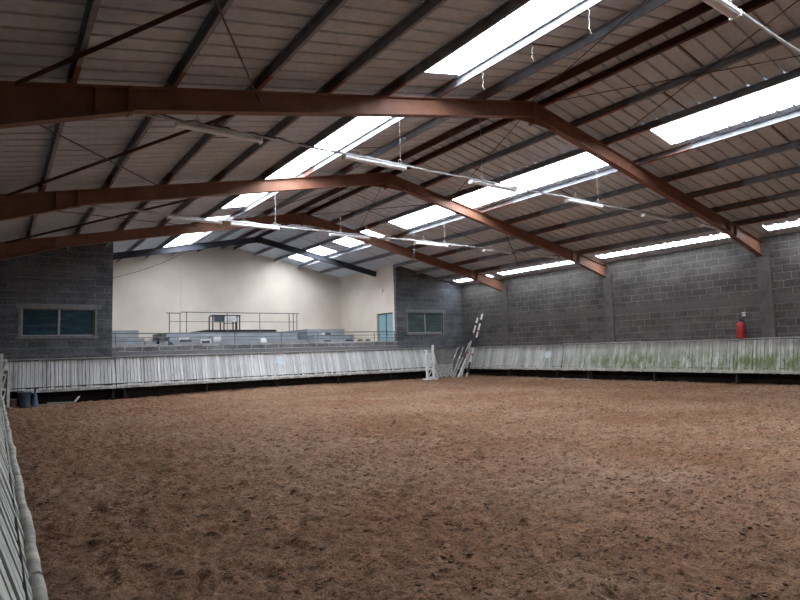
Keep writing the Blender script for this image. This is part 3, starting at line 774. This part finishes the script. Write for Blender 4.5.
# parapet railing
root = empty('parapet_railing', (10, YB+.1, 2.04), 'long low steel railing with three thin bars on the gallery parapet', 'railing')
for x in (3.72, 5.42, 8.3, 10.4, 12.2, 15.3, 16.5):
    m = MB(); m.tube([(x, YB+.1, 2.03), (x, YB+.1, 2.50)], .018, 8); m.build('post', M['steelrail'], root)
for z, r in ((2.49, .020), (2.33, .012), (2.19, .012)):
    m = MB(); m.tube([(XA+.02, YB+.1, z), (XB-.05, YB+.1, z)], r, 8); m.build('rail', M['steelrail'], root)
# judges' table
tx0, tx1, ty0, ty1, tz0, tz1 = 8.32, 9.66, 27.1, 27.7, 2.748, 3.46
root = empty('table', ((tx0+tx1)/2, (ty0+ty1)/2, tz0), 'black framed table with hanging front panels on the gallery deck', 'table')
m = MB(); m.box((tx0+.05, ty0, tz1-.05), (tx1+.02, ty1, tz1)); m.build('tabletop', M['black'], root)
for x in (tx0+.03, tx0+.56, tx1-.16, tx1-.02):
    for y in (ty0+.03, ty1-.03):
        m = MB(); m.box((x-.025, y-.025, tz0), (x+.025, y+.025, tz1-.05)); m.build('leg', M['black'], root)
m = MB(); m.box((tx0+.08, ty0-.012, tz1-.36), (tx0+.53, ty0-.001, tz1-.05)); m.build('front_panel', M['bluegrey'], root)
m = MB(); m.box((tx0+.60, ty0-.012, tz1-.34), (tx1-.19, ty0-.001, tz1-.05)); p2 = m.build('front_panel', M['white'], root); tag(p2, 'white panel with dark scrawled lines')
m = MB()
rr = random.Random(4)
for k in range(4):
    z = tz1 - .12 - k*.055; x = tx0 + .64 + .03*k
    while x < tx1 - .26 - .03*k:
        l_ = rr.uniform(.03, .08); m.box((x, ty0-.015, z), (x+l_, ty0-.0125, z+.016)); x += l_ + .03
m.build('scrawl', M['black'], p2)
m = MB(); m.box((tx0+.58, ty0+.0, tz1-.42), (tx1-.18, ty0+.02, tz1-.385)); m.build('crossbar', M['black'], root)
# small things on the tiers
def pad(x0, x1, y, z, h, mat, name, label, cat, grp=None, dep=.3):
    m = MB(); m.box((x0, y, z), (x1, y+dep, z+h*.5)); m.box((x0+.03, y+.02, z+h*.5), (x1-.03, y+dep-.02, z+h))
    tag(m.build(name, M[mat], org=((x0+x1)/2, y, z)), label, cat, grp)
pad(6.46, 6.9, 25.3, 2.167, .10, 'black', 'seat_pad', 'dark seat pad with white board at the left of the middle tiers', 'seat pad', 'pads lying on the gallery tiers')
m = MB(); m.box((6.46, 25.62, 2.168), (6.87, 25.66, 2.36)); m.box((6.44, 25.60, 2.36), (6.89, 25.68, 2.375)); tag(m.build('white_board', M['white'], org=(6.6, 25.6, 2.17)), 'low white board standing on the left of the middle tiers', 'board', 'low white boards on the tiers')
m = MB(); m.box((7.92, 25.62, 2.168), (8.25, 25.66, 2.40)); m.box((7.90, 25.60, 2.40), (8.27, 25.68, 2.415)); tag(m.build('white_board', M['white'], org=(8.1, 25.6, 2.17)), 'low white board standing on the middle tiers below the table', 'board', 'low white boards on the tiers')
def chairlet(x, y, z, w_, label, D=.30):     # low folded seat: black pad between white side plates
    root = empty('tier_seat', (x, y, z), label, 'seat', 'low black and white seats on the tiers')
    m = MB(); m.box((x-w_/2+.03, y, z+.02), (x+w_/2-.03, y+D-.02, z+.085)); m.build('seat', M['black'], root)
    for s in (-1, 1):
        m = MB(); m.box((x+s*w_/2-.02, y, z), (x+s*w_/2+.02, y+D, z+.17)); m.build('side_plate', M['white'], root)
    m = MB(); m.box((x-w_/2+.03, y+D-.04, z+.12), (x+w_/2-.03, y+D, z+.17)); m.build('backrest', M['white'], root)
chairlet(7.06, YB-.005, 2.062, .38, 'low black and white seat on the parapet, left of the table', .08)
chairlet(13.57, 25.45, 2.407, .42, 'low black and white seat on the right tier, topmost of them')
m = MB(); m.box((12.58, YB+.03, 2.057), (12.58+.28, YB+.16, 2.11)); tag(m.build('black_block', M['black'], org=(12.7, YB+.1, 2.06)), 'small black block on the parapet below the right tiers', 'block', 'small dark blocks on the parapet')
for k, (xa, xb, lab) in enumerate(((13.7, 14.05, 'black block on the parapet right of the middle, wedged by the rails'), (14.35, 14.62, 'small black block on the parapet, second from the teal door'), (14.8, 15.05, 'small black block on the parapet, closest to the teal door'))):
    m = MB(); m.box((xa, YB+.02, 2.057), (xb, YB+.17, 2.10)); m.box((xa+.05, YB+.03, 2.10), (xb-.08, YB+.15, 2.13)); tag(m.build('black_block', M['black'], org=((xa+xb)/2, YB+.1, 2.06)), lab, 'block', 'small dark blocks on the parapet')
m = MB(); m.box((9.42, YB-.01, 2.057), (9.68, YB+.07, 2.12)); m.box((9.45, YB+.0, 2.12), (9.64, YB+.06, 2.15)); m.box((9.40, YB-.01, 2.15), (9.66, YB+.07, 2.22)); m.box((9.44, YB+.01, 2.22), (9.6, YB+.06, 2.25))
tag(m.build('paper_stack', M['lamp_white'], org=(9.5, YB+.1, 2.06)), 'small white stack sitting on the gallery parapet', 'stack')
m = MB(); m.box((5.16, YB+.02, 2.06), (5.27, YB+.07, 2.15)); m.box((5.18, YB+.02, 2.15), (5.26, YB+.06, 2.24)); m.box((5.14, YB+.02, 2.24), (5.25, YB+.07, 2.31))
tag(m.build('junction_box', M['black'], org=(5.2, YB+.1, 2.06)), 'black stacked box by the left gangway rail post', 'box')

# ------------------------------------------------------------------ red fire extinguisher
ex, ey, ez = XW - .20, 9.34, 1.645
root = empty('fire_extinguisher', (ex, ey, ez), 'red fire extinguisher with black hose standing on the right boards', 'fire extinguisher')
m = MB(); m.lathe([(0,0),(.105,0),(.125,.02),(.13,.05),(.13,.42),(.12,.48),(.085,.53),(.04,.555),(.04,.575),(0,.575)], (ex, ey, ez), 24); m.build('cylinder', M['redp'], root)
m = MB(); m.lathe([(0,0),(.045,0),(.045,.05),(0,.05)], (ex, ey, ez+.576), 16); m.box((ex-.02, ey-.12, ez+.60), (ex+.02, ey+.03, ez+.625)); m.box((ex-.02, ey-.13, ez+.64), (ex+.02, ey+.04, ez+.66)); m.box((ex-.015, ey-.02, ez+.62), (ex+.015, ey+.02, ez+.65)); m.build('valve', M['black'], root)
m = MB(); m.tube([(ex, ey-.05, ez+.60), (ex-.02, ey-.14, ez+.60), (ex-.02, ey-.18, ez+.50), (ex-.02, ey-.165, ez+.32), (ex-.02, ey-.15, ez+.2)], [.014,.015,.016,.02,.028], 10); m.build('hose', M['black'], root)
m = MB(); m.lathe([(.1305,.16),(.1312,.161),(.1312,.33),(.1305,.331)], (ex, ey, ez), 24); m.build('label_band', M['redp'], root)
m = MB(); m.box((XW-.012, 9.235, 2.395), (XW-.002, 9.35, 2.54)); sg = m.build('wall_sign', M['white'], org=(XW-.006, 9.28, 2.46)); tag(sg, 'tiny white sign on the blocks above the red extinguisher', 'sign')
m = MB(); m.beam((XW-.014, 9.345, 2.425), (XW-.014, 9.295, 2.51), .003, .012, (0,1,0)); m.beam((XW-.014, 9.345, 2.51), (XW-.014, 9.295, 2.425), .003, .012, (0,1,0)); m.box((XW-.016, 9.25, 2.42), (XW-.0125, 9.262, 2.51)); m.build('sign_marks', M['black'], sg)

# ------------------------------------------------------------------ jump stands, filler, poles
def jump_wing(c, dirv, w_, h1, h2, label, mat, foot=.5, pegs=True):
    """wing stand: two uprights with crossed slats between, and sloping feet; c = base of first upright"""
    c = Vector(c); d = Vector(dirv).normalized(); n = Vector((-d.y, d.x, 0))
    root = empty('jump_stand', c, label, 'jump stand')
    for k, (o, h) in enumerate(((0, h1), (w_, h2))):
        m = MB(); a = c + d*o; m.beam(a, a + Vector((0,0,h)), .095, .095, d); m.build('upright', M[mat], root)
    for z in (.12, h1*.36, h1*.62, h1*.88):
        m = MB(); m.beam(c + d*.05 + Vector((0,0,z)), c + d*(w_-.05) + Vector((0,0,z)), .03, .07); m.build('slat', M[mat], root)
    for z0, z1 in ((.16, h1*.36), (h1*.38, h1*.62), (h1*.64, h1*.9)):
        m = MB(); m.beam(c + d*.06 + Vector((0,0,z0)), c + d*(w_-.06) + Vector((0,0,z1)), .028, .05); m.build('slat', M[mat], root)
    for o in (0, w_):
        a = c + d*o; m = MB()
        m.beam(a - n*foot*.5 + Vector((0,0,.035)), a - n*.05 + Vector((0,0,.035)), .07, .07); m.beam(a + n*foot*.5 + Vector((0,0,.035)), a + n*.05 + Vector((0,0,.035)), .07, .07)
        m.build('foot', M[mat], root)
    if pegs: m = MB(); a = c + d*(w_+.05); m.beam(a + Vector((0,0,.55)), a + d*.36 + Vector((0,0,.06)), .04, .06); m.build('strut', M[mat], root)
    return root
yj = 22.35; zj = sh(17.6, yj) - .01
jump_wing((17.30, yj, zj), (1, .25, 0), .50, 1.45, 1.70, 'tall white wooden jump stand before the grey corner board', 'white')
jump_wing((.16, 22.3, sh(.2, 22.3)-.01), (1., .7, 0), .25, 1.78, 1.24, 'weathered white jump stand at the left end of the arena, by the buckets', 'dwhite', .35, False)
# filler panel
root = empty('jump_filler', (18.7, 22.95, .05), 'low pale wooden jump filler board with dark slots, beside the jump stand', 'jump filler')
zf = sh(18.7, 22.9) - .005; m = MB()
for k in range(4): m.box((18.12, 22.9, zf + .02 + k*.17), (19.42, 22.93, zf + .02 + k*.17 + .16))
for x in (18.15, 18.75, 19.36): m.box((x, 22.932, zf), (x+.07, 22.98, zf+.70))
m.build('boarding', M['dwhite'], root)
m = MB()
for x, z in ((18.35,.02),(18.78,.02),(19.1,.03)): m.box((x, 22.894, zf+z), (x+.08, 22.8995, zf+z+.07))
m.build('slot', M['post'], root)
for x in (18.1, 19.3):
    m = MB(); m.box((x, 22.72, zf), (x+.10, 23.1, zf+.045)); m.box((x, 22.82, zf+.045), (x+.10, 22.892, zf+.09)); m.build('foot', M['dwhite'], root)
# striped poles leaning in the corner
def pole(a, b, r, bands, label, name='jump_pole'):
    a = Vector(a); b = Vector(b); root = empty(name, a, label, 'jump pole', 'poles leaning in the back right corner')
    tot = sum(l for l, _ in bands); t = 0
    for l, mt in bands:
        t2 = t + l/tot; m = MB(); m.tube([a.lerp(b, t), a.lerp(b, t2)], r, 12); m.build('painted_band', M[mt], root); t = t2
def gz(x, y): return sh(x, y) + .005
PW, PN, PR, PBK = 'white', 'navy', 'redp', 'black'
pole((19.70, 22.2, gz(19.7, 22.2)), (20.84, 22.05, 3.32), .05, [(.30,PW),(.75,PN),(.50,PW),(.14,PR),(.45,PW),(.75,PN),(.42,PW),(.14,PR),(.5,PW),(.3,PN),(.45,PW)], 'long navy, white and red striped pole leaning highest on the right wall')
pole((19.35, 22.22, gz(19.35, 22.22)), (20.80, 22.38, 3.12), .045, [(.95,'dwhite'),(.5,'dwhite'),(.3,'panelply'),(.55,'dwhite'),(.5,PBK),(.5,PW),(.16,PBK),(.35,PW)], 'second long pole, off-white and black, leaning just left of the striped one')
pole((19.30, 22.38, gz(19.3, 22.38)), (20.32, 22.62, 1.36), .052, [(1,PW)], 'short thick white pole leaning at the foot of the two longest poles')
pole((19.12, 22.5, gz(19.12, 22.5)), (20.72, 23.0, 1.84), .036, [(.5,'dwhite'),(.7,'dwhite'),(.35,'brown_red'),(.6,'dwhite')], 'faded grey-white pole with a reddish band leaning behind the short white one')
pole((19.15, 22.68, gz(19.15, 22.68)), (20.46, 23.22, 1.60), .034, [(1,'dwhite'),(.14,PW),(.5,'dwhite')], 'thin grey-white pole leaning in the corner, second from the left')
pole((19.12, 23.1, gz(19.12, 23.1)), (20.12, 23.25, 1.60), .032, [(1,'dwhite'),(.16,PW),(.4,'dwhite')], 'thin grey-white pole leaning behind the filler, leftmost of the corner poles')
# plank lying by the right boards
m = MB(); zz = sh(20.25, 16.2)+.03; m.beam((20.2, 17.3, zz), (20.28, 15.2, zz+.03), .10, .035)
tag(m.build('loose_plank', M['dwhite'], org=(20.25, 16.2, zz)), 'pale loose plank lying at the foot of the right boards', 'plank')
# buckets, tub, cone, planks at the left end
def bucket(x, y, r0, r1, h, mat, label, name='bucket', handle=True):
    z = sh(x, y) - .01; root = empty(name, (x, y, z), label, name.replace('_', ' '))
    m = MB(); m.lathe([(0,.0),(r0,.0),(r0+.004,.01),(r1,h-.03),(r1+.014,h-.03),(r1+.014,h),(r1-.006,h),(r0-.01,.02),(0,.02)], (x, y, z), 28); m.build('body', M[mat], root)
    if handle:
        m = MB(); m.tube([(x + (r1+.016)*math.cos(a), y - .03 - .06*math.sin(a), z + h - .02 - .07*math.sin(a)) for a in [math.pi*k/10 for k in range(11)]], .006, 6); m.build('handle', M['black'], root)
bucket(.525, 22.72, .09, .118, .29, 'pink', 'faded pink bucket in the far left corner, left of the dark tub')
bucket(.83, 22.62, .145, .185, .50, 'tubbl', 'large dark blue-grey tub between the pink bucket and blue cone', 'tub')
bucket(.62, 23.12, .16, .2, .50, 'black', 'black tub standing behind the pink bucket', 'tub', False)
x, y = 1.13, 22.75; z = sh(x, y)-.005
root = empty('traffic_cone', (x, y, z), 'blue plastic cone standing beside the dark tub', 'cone')
m = MB(); m.box((x-.15, y-.15, z), (x+.15, y+.15, z+.03)); m.build('base', M['conebl'], root)
m = MB(); m.lathe([(.115,.03),(.105,.06),(.035,.50),(.03,.52),(.022,.52),(0,.515)], (x, y, z), 24); m.build('body', M['conebl'], root)
m = MB(); m.lathe([(0,.515),(.028,.521),(.03,.60),(.02,.61),(0,.61)], (x, y, z), 12); m.build('tip', M['black'], root)
m = MB(); z = .16; m.beam((1.5, 23.1, sh(1.5,23.1)+.05), (2.32, 23.1, sh(2.3,23.1)+.05), .09, .04); tag(m.build('loose_plank', M['dwhite'], org=(1.9, 23.1, .1)), 'pale plank lying flat under the left kickboard, right of the cone', 'plank')
m = MB(); m.beam((2.30, 22.95, sh(2.3,22.95)+.04), (2.46, 23.15, .26), .05, .045); tag(m.build('loose_stick', M['dwhite'], org=(2.4, 23.1, .1)), 'short pale stick propped up at the end of the lying plank', 'stick')

# ------------------------------------------------------------------ sky, camera, view
wd = bpy.data.worlds.new('overcast'); SC.world = wd; wd.use_nodes = True
wd.node_tree.nodes['Background'].inputs[0].default_value = (.90, .95, 1.0, 1)
wd.node_tree.nodes['Background'].inputs[1].default_value = 9.
cam = bpy.data.cameras.new('camera'); co_ = bpy.data.objects.new('camera', cam); COL.objects.link(co_)
cam.sensor_width = 36.; cam.lens = 573.91*36/800; cam.clip_start = .02; cam.clip_end = 300
yaw, pit, rol = [math.radians(v) for v in (35.2425, 4.8926, -1.6159)]
F = Vector((math.sin(yaw)*math.cos(pit), math.cos(yaw)*math.cos(pit), math.sin(pit)))
R0_ = Vector((math.cos(yaw), -math.sin(yaw), 0)); U0_ = R0_.cross(F)
Rv = R0_*math.cos(rol) + U0_*math.sin(rol); Uv = -R0_*math.sin(rol) + U0_*math.cos(rol)
mw = Matrix((Rv, Uv, -F)).transposed().to_4x4(); mw.translation = (0, 0, 1.6)
co_.matrix_world = mw; SC.camera = co_
vs_ = SC.view_settings; vs_.view_transform = 'Standard'; vs_.look = 'None'; vs_.gamma = 1; vs_.use_curve_mapping = False; vs_.exposure = 1.35
cy = SC.cycles; cy.use_denoising = True; cy.max_bounces = 8; cy.diffuse_bounces = 5; cy.transparent_max_bounces = 8; cy.sample_clamp_indirect = 6; cy.caustics_reflective = False; cy.caustics_refractive = False
